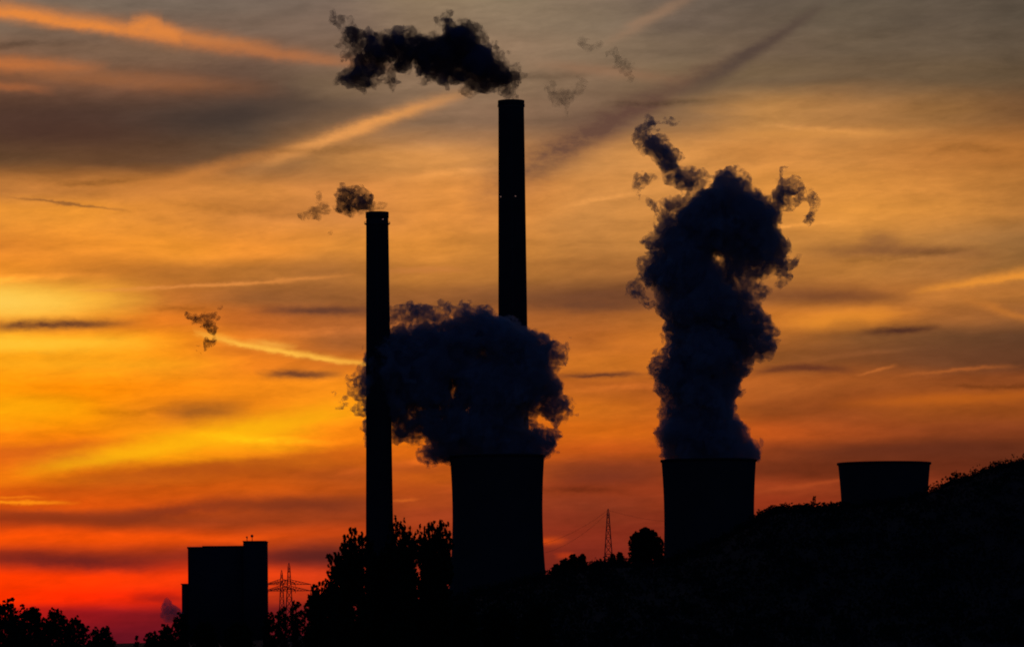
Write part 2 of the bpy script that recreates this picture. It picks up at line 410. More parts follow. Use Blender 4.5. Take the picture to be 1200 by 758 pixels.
class MB:
    """collects quads, then links them as ONE mesh"""
    def __init__(s): s.v, s.f, s.n = [], [], 0
    def add(s, v, f):
        v = np.asarray(v, float); f = np.asarray(f, int)
        s.v.append(v); s.f.append(f + s.n); s.n += len(v)
    def box(s, x0, x1, y0, y1, z0, z1):
        v = [(x, y, z) for x in (x0, x1) for y in (y0, y1) for z in (z0, z1)]
        s.add(v, [(0, 1, 3, 2), (4, 6, 7, 5), (0, 4, 5, 1), (2, 3, 7, 6), (0, 2, 6, 4), (1, 5, 7, 3)])
    def bar(s, a, b, r0, r1=None, n=4, cap=True):
        r1 = r0 if r1 is None else r1
        a, b = Vector(a), Vector(b); d = (b - a).normalized()
        u = d.orthogonal().normalized(); w = d.cross(u)
        v = []
        for c, r in ((a, r0), (b, r1)):
            for k in range(n):
                t = 2 * math.pi * (k + .5) / n
                v.append(c + (u * math.cos(t) + w * math.sin(t)) * r)
        f = [(k, (k + 1) % n, n + (k + 1) % n, n + k) for k in range(n)]
        s.add(v, f)
        if cap and n == 4:
            s.f.append(np.array([(3, 2, 1, 0), (4, 5, 6, 7)]) + s.n - 8)
    def tube(s, pts, radii, n=6):
        for k in range(len(pts) - 1):
            s.bar(pts[k], pts[k + 1], radii[k], radii[k + 1], n, False)
    def lathe(s, prof, n=64, close=False):
        """prof: list of (r, z)"""
        v = [(r * math.cos(2 * math.pi * k / n), r * math.sin(2 * math.pi * k / n), z) for r, z in prof for k in range(n)]
        f = []
        m = len(prof)
        for i in range(m if close else m - 1):
            j = (i + 1) % m
            for k in range(n):
                f.append((i * n + k, i * n + (k + 1) % n, j * n + (k + 1) % n, j * n + k))
        s.add(v, f)
    def build(s, name, mat, parent=None, smooth_=False):
        return mesh_np(name, np.concatenate(s.v), np.concatenate(s.f), mat, parent, smooth_)

def tag(o, label=None, cat=None, group=None, kind=None):
    if label: o['label'] = label
    if cat: o['category'] = cat
    if group: o['group'] = group
    if kind: o['kind'] = kind
    return o
def empty(name, loc, label, cat, group=None, rz=0.0):
    o = bpy.data.objects.new(name, None); COL.objects.link(o)
    o.location = loc; o.rotation_euler = (0, 0, rz); o.empty_display_size = 1
    return tag(o, label, cat, group)

# ------------------------------------------------------------------ ground with the hill on the right
RY = 2150.0
HP = [(-900, 752), (300, 751), (380, 742), (450, 722), (560, 698), (640, 679), (700, 665), (775, 664), (830, 642), (885, 613), (905, 603), (985, 600), (1060, 592),
      (1090, 579), (1105, 571), (1122, 567), (1150, 555), (1175, 549), (1200, 544), (1300, 520), (1500, 470), (1900, 500), (2600, 640), (3400, 752)]
HX = np.array([at(x, y, RY).x for x, y in HP]); HZ = np.array([max(at(x, y, RY).z - 0.0, 0.0) for x, y in HP])
HZ[0] = 0
def sstep(t):
    t = np.clip(t, 0, 1); return t * t * (3 - 2 * t)
def ground_z(X, Y):
    X = np.asarray(X, float); Y = np.asarray(Y, float)
    h = np.interp(X * RY / np.maximum(Y, 900.0) * 0.35 + X * 0.65, HX, HZ)
    g = np.where(Y < RY, sstep((Y - 1150) / (RY - 1150)), 1 - 0.8 * sstep((Y - RY) / 330.0))
    b = 0.5 * np.sin(X * 0.021 + 1.3) * np.sin(Y * 0.017) + 0.35 * np.sin(X * 0.057 + Y * 0.041)
    fade = np.clip(Y / 300.0, 0, 1)
    return h * g + b * fade * 0.6
gx = np.unique(np.concatenate([np.linspace(-9000, -1400, 30), np.linspace(-1400, 1400, 281), np.linspace(1400, 9000, 30)]))
gy = np.unique(np.concatenate([np.linspace(-300, 1100, 60), np.linspace(1100, 2600, 120), np.linspace(2600, 5000, 40), np.linspace(5000, 40000, 30)]))
GX, GY = np.meshgrid(gx, gy, indexing='ij')
gv = np.stack([GX, GY, ground_z(GX, GY)], -1).reshape(-1, 3)
idx = np.arange(len(gv)).reshape(len(gx), len(gy))
gf = np.stack([idx[:-1, :-1], idx[1:, :-1], idx[1:, 1:], idx[:-1, 1:]], -1).reshape(-1, 4)
ground = tag(mesh_np('ground', gv, gf, M_GROUND, None, True), kind='structure')

# ------------------------------------------------------------------ cooling towers
def cooling_tower(cx_px, rim_py, rim_w, waist_py, b_px, Y, label):
    sc = Y / F
    top = at(cx_px, rim_py, Y)
    root = empty('cooling_tower', (top.x, Y, 0), label, 'cooling tower', 'hyperbolic cooling towers of the power station')
    H = top.z
    zt = H - (waist_py - rim_py) * sc
    b = b_px * sc
    r0 = rim_w / 2 * sc / math.sqrt(1 + ((H - zt) / b) ** 2)
    rad = lambda z: r0 * math.sqrt(1 + ((z - zt) / b) ** 2)
    zs = np.linspace(9.0, H - 0.3, 40)
    prof = [(rad(z), z) for z in zs] + [(rad(z) - 0.5, z) for z in zs[::-1]]
    m = MB(); m.lathe(prof, 96, True); m.build('shell', M_CONC, root, True)
    m = MB(); rr = rad(H)
    m.lathe([(rr - 0.55, H - 1.3), (rr + 0.55, H - 1.2), (rr + 0.6, H), (rr - 0.55, H)], 96, True); m.build('rim', M_CONC2, root)
    m = MB()
    for k in range(36):
        t0, t1 = 2 * math.pi * k / 36, 2 * math.pi * (k + 1) / 36
        rb, rt = rad(0), rad(9.3) - 0.25
        tm = (t0 + t1) / 2
        for t in (t0, t1):
            m.bar((rb * math.cos(t), rb * math.sin(t), -0.5), (rt * math.cos(tm), rt * math.sin(tm), 9.3), 0.45)
    m.build('support_columns', M_CONC, root)
    return root
cooling_tower(582.5, 533, 111, 600, 205, 2560, 'dark cooling tower in the middle with steam spilling low over its rim')
cooling_tower(830.5, 538, 111, 610, 215, 2600, 'dark cooling tower with the tall upright column of steam above it')
cooling_tower(1036, 541.5, 108, 625, 190, 2640, 'dark cooling tower without steam, only its upper part showing above the hill')

# ------------------------------------------------------------------ chimneys
def chimney(cx_px, top_py, top_w, base_w, Y, label, plat_py, lights, over):
    sc = Y / F
    top = at(cx_px, top_py, Y)
    H = top.z
    root = empty('chimney', (top.x, Y, 0), label, 'chimney', 'tall power station chimneys')
    rt, rb = top_w / 2 * sc, base_w / 2 * sc
    rad = lambda z: rb + (rt - rb) * (z / H) ** 0.85
    zs = np.linspace(-1, H, 30)
    m = MB(); m.lathe([(rad(max(z, 0)), z) for z in zs] + [(rad(H) - 0.8, H), (rad(H) - 0.8, H - 12), (0.01, H - 12)], 64); m.build('shaft', M_CONC2, root, True)
    m = MB(); m.lathe([(rad(H) + 0.003, H - 3.2), (rad(H) + 0.28, H - 3.1), (rad(H) + 0.28, H + 0.12), (rad(H) - 0.85, H + 0.12), (rad(H) - 0.85, H - 0.2)], 64); m.build('rim', M_CONC2, root)
    zp = at(cx_px, plat_py, Y).z
    m = MB(); r = rad(zp)
    m.lathe([(r, zp - 0.7), (r + over, zp - 0.1), (r + over, zp + 0.05), (r, zp + 0.05)], 48)
    for k in range(24):
        t = 2 * math.pi * k / 24
        c_, s_ = math.cos(t) * (r + over - 0.06), math.sin(t) * (r + over - 0.06)
        m.bar((c_, s_, zp), (c_, s_, zp + 1.15), 0.05)
    for hh in (0.6, 1.12):
        m.lathe([(r + over - 0.09, zp + hh - .04), (r + over - 0.03, zp + hh - .04), (r + over - 0.03, zp + hh + .04), (r + over - 0.09, zp + hh + .04)], 48, True)
    m.build('platform', M_STEEL, root)
    m = MB()
    for sx in (-0.25, 0.25):
        m.bar((sx, -rad(0) - 0.3, 0), (sx, -rad(H) - 0.3, H - 3.4), 0.05)
    m.build('ladder', M_STEEL, root)
    for px_, py_ in lights:
        p = at(px_, py_, Y); x = p.x - top.x; z = p.z; r = rad(z) + 0.05
        y = -math.sqrt(max(r * r - x * x, 0.01))
        d = Vector((x, y, 0)).normalized()
        m = MB(); m.bar(Vector((x, y, z)) - d * 0.2, Vector((x, y, z)) + d * 0.4, 0.34)
        m.build('warning_light', M_LAMP, root)
    return root
M_LAMP = bpy.data.materials.new('warning_lamp'); M_LAMP.use_nodes = True
_b = M_LAMP.node_tree.nodes['Principled BSDF']
_b.inputs['Base Color'].default_value = (.5, .2, .15, 1); _b.inputs['Emission Color'].default_value = (1, .55, .45, 1); _b.inputs['Emission Strength'].default_value = 0.16
chimney(599, 118, 30, 41, 2750, 'taller chimney rising behind the steaming middle cooling tower', 124.5, [(587, 231), (604, 231)], 0.5)
chimney(442, 248.5, 26, 35, 2555, 'shorter chimney beside the leafy trees, with a platform ring below its mouth', 262, [(449, 257.5)], 1.0)

# ------------------------------------------------------------------ block building
def building():
    Y = 2300.0; sc = Y / F
    b0 = at(264, 752, Y)
    root = empty('block_building', (b0.x, Y, 0), 'flat-roofed dark block building with a raised corner and a low annex', 'building')
    X = lambda px: at(px, 700, Y).x - b0.x
    Z = lambda py, px=264: at(px, py, Y).z
    m = MB(); m.box(X(220.5), X(285.5), 0, 34, -1, Z(640.5)); m.build('main_block', M_CLAD, root)
    m = MB(); m.box(X(237), X(285), 2, 30, Z(640.5), Z(638.6)); m.build('roof_deck', M_CLAD, root)
    m = MB()
    zt = Z(639.6)
    m.box(X(219.6), X(236), -0.3, 34.3, Z(641.5), zt); m.build('parapet', M_STEEL, root)
    m = MB(); m.box(X(285.5), X(311.3), -1.2, 24, -1, Z(634)); m.build('stair_tower', M_CLAD, root)
    m = MB(); m.box(X(284.9), X(312), -1.6, 24.4, Z(634), Z(633.2)); m.build('tower_roof', M_STEEL, root)
    m = MB(); m.box(X(212.5), X(220.5), 3, 26, -1, Z(683.5)); m.build('annex', M_CLAD, root)
    m = MB(); m.box(X(211.3), X(220.4), 2.6, 26.4, Z(683.5), Z(682.5)); m.build('annex_roof', M_STEEL, root)
    for px, py, r in ((289.5, 628.5, .5), (295.5, 627, .75)):
        m = MB(); m.bar((X(px), 4, Z(633.2)), (X(px), 4, Z(py - 1)), 0.17)
        a = m.build('antenna', M_STEEL, root)
        d = MB(); d.bar((X(px) - .05, 3.6, Z(py + .3)), (X(px) - .05, 3.3, Z(py + .3)), r, r * .8, 12, True)
        d.add([(X(px) - .05 + r * .8 * math.cos(2 * math.pi * k / 12), 3.3, Z(py + .3) + r * .8 * math.sin(2 * math.pi * k / 12)) for k in range(12)],
              [(0, 1, 2, 3), (0, 3, 4, 5), (0, 5, 6, 7), (0, 7, 8, 9), (0, 9, 10, 11)])
        d.build('dish', M_STEEL, a)
building()

# ------------------------------------------------------------------ pylons and cables
def pylon(px, top_py, base_half, Y, label, arms, th=0.14, narrow=0.35):
    top = at(px, top_py, Y)
    gz = float(ground_z(top.x, Y))
    H = top.z - gz
    root = empty('pylon', (top.x, Y, gz), label, 'pylon', 'lattice power pylons')
    m = MB()
    hw = lambda z: base_half + (narrow - base_half) * min(z / (H * .93), 1.0)
    nseg = 9
    zs = [H * .95 * (1 - (1 - k / nseg) ** 1.0) for k in range(nseg + 1)]
    cor = [(-1, -1), (1, -1), (1, 1), (-1, 1)]
    for k in range(nseg):
        z0, z1 = zs[k], zs[k + 1]
        for i in range(4):
            a, b = cor[i], cor[(i + 1) % 4]
            p = lambda c, z: (c[0] * hw(z), c[1] * hw(z), z)
            m.bar(p(a, z0), p(a, z1), th)
            m.bar(p(a, z0), p(b, z1), th * .6)
            m.bar(p(b, z0), p(a, z1), th * .6)
            m.bar(p(a, z1), p(b, z1), th * .6)
    for c in cor:
        m.bar((c[0] * hw(zs[-1]), c[1] * hw(zs[-1]), zs[-1]), (0, 0, H), th * .8)
    m.build('mast', M_STEEL, root)
    for py, half in arms:
        z = at(px, py, Y).z - gz
        m = MB(); w = hw(z)
        for s in (-1, 1):
            tip = Vector((s * half, 0, z))
            for sy in (-1, 1):
                a, u = Vector((s * w, sy * w, z)), Vector((s * w, sy * w, z + 1.8))
                m.bar(a, tip, th * .8); m.bar(u, tip, th * .8)
                for q in range(1, 6):
                    m.bar(a.lerp(tip, q / 6), u.lerp(tip, (q - .5) / 6), th * .5)
                    m.bar(a.lerp(tip, q / 6), u.lerp(tip, (q + .5) / 6), th * .5)
            m.bar(tip, tip - Vector((0, 0, 1.6)), .1)
        m.build('crossarm', M_STEEL, root)
    return root
pylon(338.6, 658.5, 1.9, 1750, 'taller lattice pylon with two wide crossarms, right of the block building', [(684, 8.4), (691.5, 8.2)])
pylon(330, 667, 1.6, 2000, 'shorter lattice pylon half hidden behind the taller one', [(682.5, 6.0), (690, 6.0)])
pylon(712.6, 595.3, 2.9, 2260, 'slim tapering lattice pylon alone on the hill between two cooling towers', [], th=0.2, narrow=0.45)

def cable(a, b, sag, label, r=0.055):
    m = MB(); pts = []
    for k in range(25):
        t = k / 24
        p = a.lerp(b, t); p.z -= sag * 4 * t * (1 - t); pts.append(p)
    m.tube(pts, [r] * 25, 5)
    tag(m.build('power_cable', M_STEEL), label, 'cable', 'cables of the hill pylon')
tp = at(712.6, 597, 2260)
cable(tp, at(604, 640, 2900), 5, 'upper of two thin cables sagging from the hill pylon towards the middle cooling tower')
cable(tp + Vector((0, 0, -1.0)), at(610, 648, 2900), 7, 'lower of two thin cables sagging from the hill pylon towards the middle cooling tower')
cable(tp, at(840, 606, 2900), 4.0, 'thin cable from the hill pylon to behind the steaming column tower', 0.045)

# ------------------------------------------------------------------ trees
def leaves(centres, size):
    n = len(centres)
    a = rng.normal(size=(n, 3)); a /= np.linalg.norm(a, axis=1, keepdims=True)
    b = rng.normal(size=(n, 3)); b -= a * (a * b).sum(1, keepdims=True); b /= np.linalg.norm(b, axis=1, keepdims=True)
    s = size * rng.uniform(.6, 1.4, (n, 1))
    q = np.stack([centres - a * s, centres + b * s * .55, centres + a * s, centres - b * s * .55], 1).reshape(-1, 3)
    return q, np.arange(4 * n).reshape(n, 4)

def crown_points(lobes, per):
    """leaf positions through the volume of ellipsoid lobes (x, y, z, rx, ry, rz), ragged at the rim"""
    out = []
    for x, y, z, rx, ry, rz in lobes:
        n = max(30, int(per * (rx * ry * rz) ** (2 / 3)))
        d = rng.normal(size=(n, 3)); d /= np.linalg.norm(d, axis=1, keepdims=True)
        # small twig clumps inside each lobe
        k = max(6, n // 26)
        cd = rng.normal(size=(k, 3)); cd /= np.linalg.norm(cd, axis=1, keepdims=True)
        cc = cd * (rng.uniform(.15, 1.0, (k, 1)) ** .45)
        pick = rng.integers(0, k, n)
        pts = cc[pick] + d * rng.uniform(0, .27, (n, 1))
        out.append(np.array([x, y, z]) + pts * np.array([rx, ry, rz]))
    return np.concatenate(out)

def tree(name, base, lobes, label, group, leaf=.22, per=420, trunk_r=.22, mat=None, cat='tree'):
    """base: world point on the ground; lobes relative to it"""
    root = empty(name, base, label, cat, group)
    q, f = leaves(crown_points(lobes, per), leaf)
    mesh_np('crown', q, f, mat or M_LEAF, root)
    m = MB()
    ztop = max(z for _, _, z, *_ in lobes)
    zl = min(z for _, _, z, *_ in lobes)
    m.tube([(0, 0, -.5), (0.05, 0, zl * .5), (-.05, .05, ztop * .6), (0, 0, ztop)], [trunk_r, trunk_r * .85, trunk_r * .5, trunk_r * .15], 8)
    for x, y, z, rx, ry, rz in lobes:
        z0 = max(.25 * z, z - rz * 1.3 - math.hypot(x, y) * .6)
        m.tube([(0, 0, z0), (x * .6, y * .6, z0 + (z - z0) * .5), (x, y, z), (x, y, z + rz * .7)], [trunk_r * .4, trunk_r * .3, trunk_r * .18, trunk_r * .05], 5)
    m.build('trunk', M_BARK, root)
    return root

def finger_tree(base_px, Y, tips, wpx, lpx, label, group, name='poplar', low=None, leaf=.22, per=420):
    """upright tree whose shoots end at the tips (photograph pixels): each shoot a spindle of leaves"""
    sc = Y / F
    bx = at(base_px, 752, Y).x; gz = float(ground_z(bx, Y))
    lobes = []
    for px, py in tips:
        t = at(px, py, Y)
        zt_ = t.z - gz; xt = t.x - bx
        for j in range(6):
            rz = lpx * sc * random.uniform(.42, .58) * (1 if j == 0 else .8)
            rx = wpx * sc * random.uniform(.42, .6) * (1 + .16 * j)
            lobes.append((xt * (1 - .06 * j) + (0 if j == 0 else random.uniform(-.45, .45)), random.uniform(-1.6, 1.6), zt_ - rz * .96 - j * lpx * sc * .55, rx, rx, rz))
    zs = [at(px, py, Y).z - gz for px, py in tips]
    zt = max(zs); xs_ = [at(px, py, Y).x - bx for px, py in tips]
    z = zt * .18
    while z < zt * (low or .8):
        for k in range(3):
            rx = (wpx * sc) * random.uniform(.8, 1.2)
            lobes.append((random.uniform(min(xs_), max(xs_)) * .9, random.uniform(-1.5, 1.5), z + random.uniform(-.5, .5), rx, rx, rx * 1.5))
        z += wpx * sc * .9
    return tree(name, (bx, Y, gz), lobes, label, group, leaf, per)

G_POP = 'leafy trees in front of the chimneys'
finger_tree(412, 700, [(411, 616), (416.5, 616), (423, 621), (404, 624), (401, 630), (427, 624), (392, 649), (386.5, 657), (397, 646), (408, 622), (432, 630), (389, 668)], 8.5, 26,
            'leafy tree with upright shoots directly left of the shorter chimney', G_POP)
finger_tree(377, 640, [(373, 677), (380, 676), (385, 681), (368, 683), (389, 684), (377, 684), (364, 690)], 7.5, 20,
            'low twiggy tree at the left foot of the taller leafy trees', G_POP, name='leafy_tree')
finger_tree(445, 720, [(436, 636), (446, 640), (455, 628), (441, 645), (450, 636)], 8, 30,
            'leafy tree covering the foot of the shorter chimney', G_POP)
finger_tree(470, 700, [(463, 604), (472, 603.5), (478, 610), (483, 616), (486, 621), (468, 607), (458, 612), (475, 620), (481, 630)], 8.5, 28,
            'leafy tree with upright shoots directly right of the shorter chimney', G_POP)
finger_tree(507, 710, [(492, 613), (503, 606), (507, 606.5), (515, 606), (524, 613), (519, 612), (498, 615), (511, 612), (494, 632), (527, 628)], 8.5, 28,
            'leafy tree with upright shoots against the left flank of the middle cooling tower', G_POP)

def round_tree(px, py_top, w_px, Y, label, group, name='leafy_tree', leaf=.2, per=420, n=34, h_px=None, mat=None, small=(.2, .34), cat='tree'):
    """bushy crown of many leaf lobes, uneven at the rim, reaching down almost to the ground"""
    sc = Y / F
    t = at(px, py_top, Y); gz = float(ground_z(t.x, Y))
    H = t.z - gz; R_ = w_px * sc / 2
    hh = min((h_px * sc) if h_px else H * .96, H * .98)
    lobes = []
    cz = H - hh / 2
    for k in range(n):
        th = k * 2.39996; u = 1 - 2 * (k + .5) / n
        rr = (1 - abs(u) ** 2.6) ** .5 if u > 0 else (1 - abs(u) ** 5) ** .5
        s = random.uniform(*small)
        j = random.uniform(.7, 1.06)
        lobes.append((R_ * (1 - s) * rr * math.cos(th) * j, R_ * (1 - s) * rr * math.sin(th) * j, cz + (hh / 2 - R_ * s * .8) * u * min(j, 1.0), R_ * s, R_ * s, R_ * s * random.uniform(.8, 1.4)))
    for k in range(4):
        lobes.append((0, 0, H - hh * (.22 + .2 * k), R_ * .62, R_ * .62, hh * .17))
    for k in range(3):
        q = random.uniform(.10, .2)
        lobes.append((random.uniform(-.35, .35) * R_, 0, H - R_ * q * 1.3 - k * .08 * R_, R_ * q, R_ * q, R_ * q * 1.3))
    return tree(name, (t.x, Y, gz), lobes, label, group, leaf, per, max(.1, R_ * .06), mat, cat)

G_L = 'dark trees along the lower left edge'
for px, py, w, Y, lb in (
    (3, 699, 60, 470, 'bushy tree at the far lower left corner, tallest of its clump'),
    (35, 706, 60, 500, 'bushy tree second from the corner in the lower left clump'),
    (66, 710, 50, 480, 'bushy tree with a rounded right shoulder in the lower left clump'),
    (90, 721, 38, 520, 'low bushy tree at the right end of the lower left clump'),
    (118, 732, 46, 540, 'low rounded shrub beside the lower left clump, before the gap of sky'),
    (160, 744, 9, 620, 'tiny shrub alone in the gap before the block building'),
):
    round_tree(px, py, w, Y, lb, G_L, leaf=.14, per=620)
G_B = 'dark shrubs around the foot of the block building'
for px, py, w, Y, lb in (
    (179, 738, 26, 760, 'low shrub at the left end of the shrubs by the block building'),
    (195, 729, 28, 800, 'shrub just left of the low annex, below the bluish smoke puff'),
    (212, 716, 28, 860, 'shrub in front of the annex of the block building'),
    (240, 726, 40, 820, 'broad shrub in front of the left half of the block building'),
    (280, 728, 44, 800, 'broad shrub in front of the right half of the block building'),
    (316, 716, 22, 840, 'small shrub at the right foot of the block building'),
    (330, 710, 24, 800, 'shrub at the foot of the shorter lattice pylon'),
    (347, 703, 24, 820, 'shrub at the foot of the taller lattice pylon'),
    (362, 701, 22, 780, 'shrub between the taller pylon and the low twiggy tree'),
):
    round_tree(px, py, w, Y, lb, G_B, leaf=.2, per=420, name='shrub', cat='shrub')
# understorey in front of the towers' feet
for k, (px, py, w) in enumerate(((400, 690, 44), (436, 680, 44), (470, 676, 46), (508, 680, 46), (545, 700, 44), (585, 706, 50), (630, 704, 50))):
    round_tree(px, py, w, 760 + 8 * k, 'dark bush low in the black undergrowth below the trees and the middle cooling tower', 'bushes in the black undergrowth', leaf=.24, per=330, name='bush', cat='bush')

# trees on the hill
G_H = 'trees on the ridge of the hill'
round_tree(757, 616, 34, 2080, 'big rounded tree on the hill, left of the tall steam column tower', G_H, leaf=.5, per=170)
round_tree(772, 628, 15, 2070, 'small tree leaning on the right side of the big rounded hill tree', G_H, leaf=.5, per=150)
round_tree(744, 622, 18, 2075, 'small tree merging with the left side of the big rounded hill tree', G_H, leaf=.5, per=150)
round_tree(662, 653, 16, 2090, 'left one of the low round trees right of the middle cooling tower', G_H, leaf=.5, per=120)
round_tree(672, 648, 12, 2090, 'middle one of the low round trees right of the middle cooling tower', G_H, leaf=.5, per=120)
round_tree(682, 648, 12, 2095, 'right one of the low round trees right of the middle cooling tower', G_H, leaf=.5, per=120)
round_tree(652, 660, 16, 2085, 'lowest tree against the right flank of the middle cooling tower', G_H, leaf=.5, per=120)
round_tree(727, 646, 10, 2080, 'small tree between the hill pylon and the big rounded tree', G_H, leaf=.5, per=120)
round_tree(718, 648, 9, 2080, 'small tree at the right foot of the hill pylon', G_H, leaf=.5, per=120)

def hillside():
    """scrub and young wood over the whole slope: nobody could count it"""
    n = 3000
    Y = np.concatenate([rng.uniform(1250, 2175, n), rng.normal(2140, 16, 900)])
    px = np.concatenate([rng.uniform(470, 1420, n), rng.uniform(630, 1300, 900)])
    X = (px - CX) / F * Y
    Z = ground_z(X, Y)
    c = []
    for k in range(len(X)):
        r_, h_ = (random.uniform(2.5, 5.5), random.uniform(1.6, 4.2)) if k < n else (random.uniform(1.0, 2.2), random.uniform(.6, 1.7))
        m = 40 if k < n else 30
        d = rng.normal(size=(m, 3)); d /= np.linalg.norm(d, axis=1, keepdims=True)
        c.append(np.array([X[k], Y[k], Z[k] + .3 * h_]) + d * rng.uniform(.5, 1.0, (m, 1)) * np.array([r_, r_, h_]))
    q, f = leaves(np.concatenate(c), .62)
    tag(mesh_np('hillside_scrub', q, f, M_LEAF2), 'black scrub and young wood covering the hillside on the right', 'scrub', kind='stuff')
hillside()

def proto_tree(kind):
    root = empty('ridge_tree', (0, 0, 0), 'x', 'tree', G_H)
    if kind == 'conifer':
        lobes = [(random.uniform(-.1, .1), random.uniform(-.1, .1), z, .30 * (1.1 - z) + .03, .30 * (1.1 - z) + .03, .1) for z in np.linspace(.08, .95, 10)]
    else:
        lobes = [(random.uniform(-.3, .3), random.uniform(-.3, .3), random.uniform(.12, .78), random.uniform(.16, .3), .25, random.uniform(.15, .22)) for _ in range(14)]
    q, f = leaves(crown_points(lobes, 900), .055)
    mesh_np('crown', q, f, M_LEAF2, root)
    m = MB(); m.tube([(0, 0, -.1), (0, 0, .5), (0, 0, .9)], [.035, .025, .008], 6); m.build('trunk', M_BARK, root)
    return root
protos = [proto_tree('conifer'), proto_tree('round'), proto_tree('round'), proto_tree('conifer'), proto_tree('round')]
used = set()
def place(i, px, h_px, Y, label, group=G_H, wide=1.0):
    src = protos[i]
    if i in used:
        o = src.copy(); COL.objects.link(o)
        for ch in src.children:
            c = ch.copy(); COL.objects.link(c); c.parent = o
    else:
        o = src; used.add(i)
    X = at(px, 600, Y).x
    h = h_px * Y / F
    o.location = (X, Y, float(ground_z(X, Y)) - .1 * h)
    o.rotation_euler = (0, 0, random.uniform(0, 6.28))
    o.scale = (h * wide, h * wide, h)
    o['label'] = label; o['group'] = group
    return o
place(0, 954, 20, 2140, 'pointed tree standing highest in the tree line left of the squat tower rim')
place(1, 1121, 22, 2150, 'bushy tree standing alone on the slope right of the squat tower rim', wide=1.2)
place(2, 1132, 9, 2150, 'small bush just right of the lone bushy slope tree')
place(3, 1186, 9, 2150, 'tiny spike of a tree on the hilltop near the right edge')
x = 886.0
while x < 990:
    if abs(x - 954) > 4:
        place(random.choice((0, 1, 2, 2, 4, 4)), x, random.uniform(9, 14), 2130 + random.uniform(-10, 25), 'small dark tree in the ridge tree line left of the squat cooling tower rim',
              'small trees of the tree line left of the squat rim', wide=random.uniform(1.0, 1.6))
    x += random.uniform(2.4, 4.2)
x = 1140.0
while x < 1215:
    place(random.choice((1, 2, 4)), x, random.uniform(4, 7.5), 2150 + random.uniform(-12, 8), 'small bush in the scrub along the hilltop at the right edge', 'bushes along the hilltop on the right', wide=1.3)
    x += random.uniform(4, 7)
x = 640.0
while x < 800:
    place(random.choice((1, 2, 4, 4)), x, random.uniform(6, 11), 2100 + random.uniform(-20, 30), 'small dark bush on the slope around the hill pylon', 'bushes on the slope around the hill pylon', wide=1.3)
    x += random.uniform(4, 7)

# ------------------------------------------------------------------ steam and smoke
def up_matrix(n, m):
    """linear-cubic upsampling matrix from m lattice points to n samples"""
    t = np.linspace(0, m - 1.001, n); i = t.astype(int); f = t - i
    f = f * f * (3 - 2 * f)
    A = np.zeros((n, m), np.float32)
    A[np.arange(n), i] = 1 - f; A[np.arange(n), np.minimum(i + 1, m - 1)] += f
    return A
def lattice_noise(shape, h, period, r):
    ms = [max(2, int(math.ceil(s * h / period)) + 2) for s in shape]
    a = r.uniform(-1, 1, ms).astype(np.float32)
    for ax in range(3):
        a = np.moveaxis(np.tensordot(up_matrix(shape[ax], ms[ax]), a, (1, ax)), 0, ax)
    return a

def surface_nets(f, org, h):
    ins = f < 0
    c = ins.astype(np.uint8)
    s = sum(c[i:c.shape[0] - 1 + i, j:c.shape[1] - 1 + j, k:c.shape[2] - 1 + k] for i in (0, 1) for j in (0, 1) for k in (0, 1))
    act = (s > 0) & (s < 8)
    I = np.argwhere(act)
    vid = -np.ones(act.shape, np.int64); vid[act] = np.arange(len(I))
    acc = np.zeros((len(I), 3), np.float32); cnt = np.zeros(len(I), np.float32)
    corners = [(i, j, k) for i in (0, 1) for j in (0, 1) for k in (0, 1)]
    val = {q: f[I[:, 0] + q[0], I[:, 1] + q[1], I[:, 2] + q[2]] for q in corners}
    for a in corners:
        for ax in range(3):
            if a[ax] == 0:
                b = tuple(1 if q == ax else a[q] for q in range(3))
                va, vb = val[a], val[b]
                cr = (va < 0) != (vb < 0)
                t = np.where(cr, va / np.where(cr, va - vb, 1), 0)
                p = np.array(a, np.float32)[None, :].repeat(len(I), 0); p[:, ax] += t
                acc += p * cr[:, None]; cnt += cr
    V = org + (I + acc / cnt[:, None]) * h
    Fs = []
    for ax in range(3):
        sl0 = [slice(None)] * 3; sl1 = [slice(None)] * 3
        sl0[ax] = slice(0, -1); sl1[ax] = slice(1, None)
        a, b = ins[tuple(sl0)], ins[tuple(sl1)]
        E = np.argwhere(a != b)
        o1, o2 = [q for q in range(3) if q != ax]
        ok = (E[:, o1] > 0) & (E[:, o2] > 0) & (E[:, o1] < vid.shape[o1]) & (E[:, o2] < vid.shape[o2])
        E = E[ok]
        flip = a[E[:, 0], E[:, 1], E[:, 2]]
        def cell(d1, d2):
            q = E.copy(); q[:, o1] -= d1; q[:, o2] -= d2
            return vid[q[:, 0], q[:, 1], q[:, 2]]
        quad = np.stack([cell(1, 1), cell(0, 1), cell(0, 0), cell(1, 0)], 1)
        if ax == 1: flip = ~flip
        quad[~flip] = quad[~flip][:, ::-1]
        Fs.append(quad)
    return V, np.concatenate(Fs)

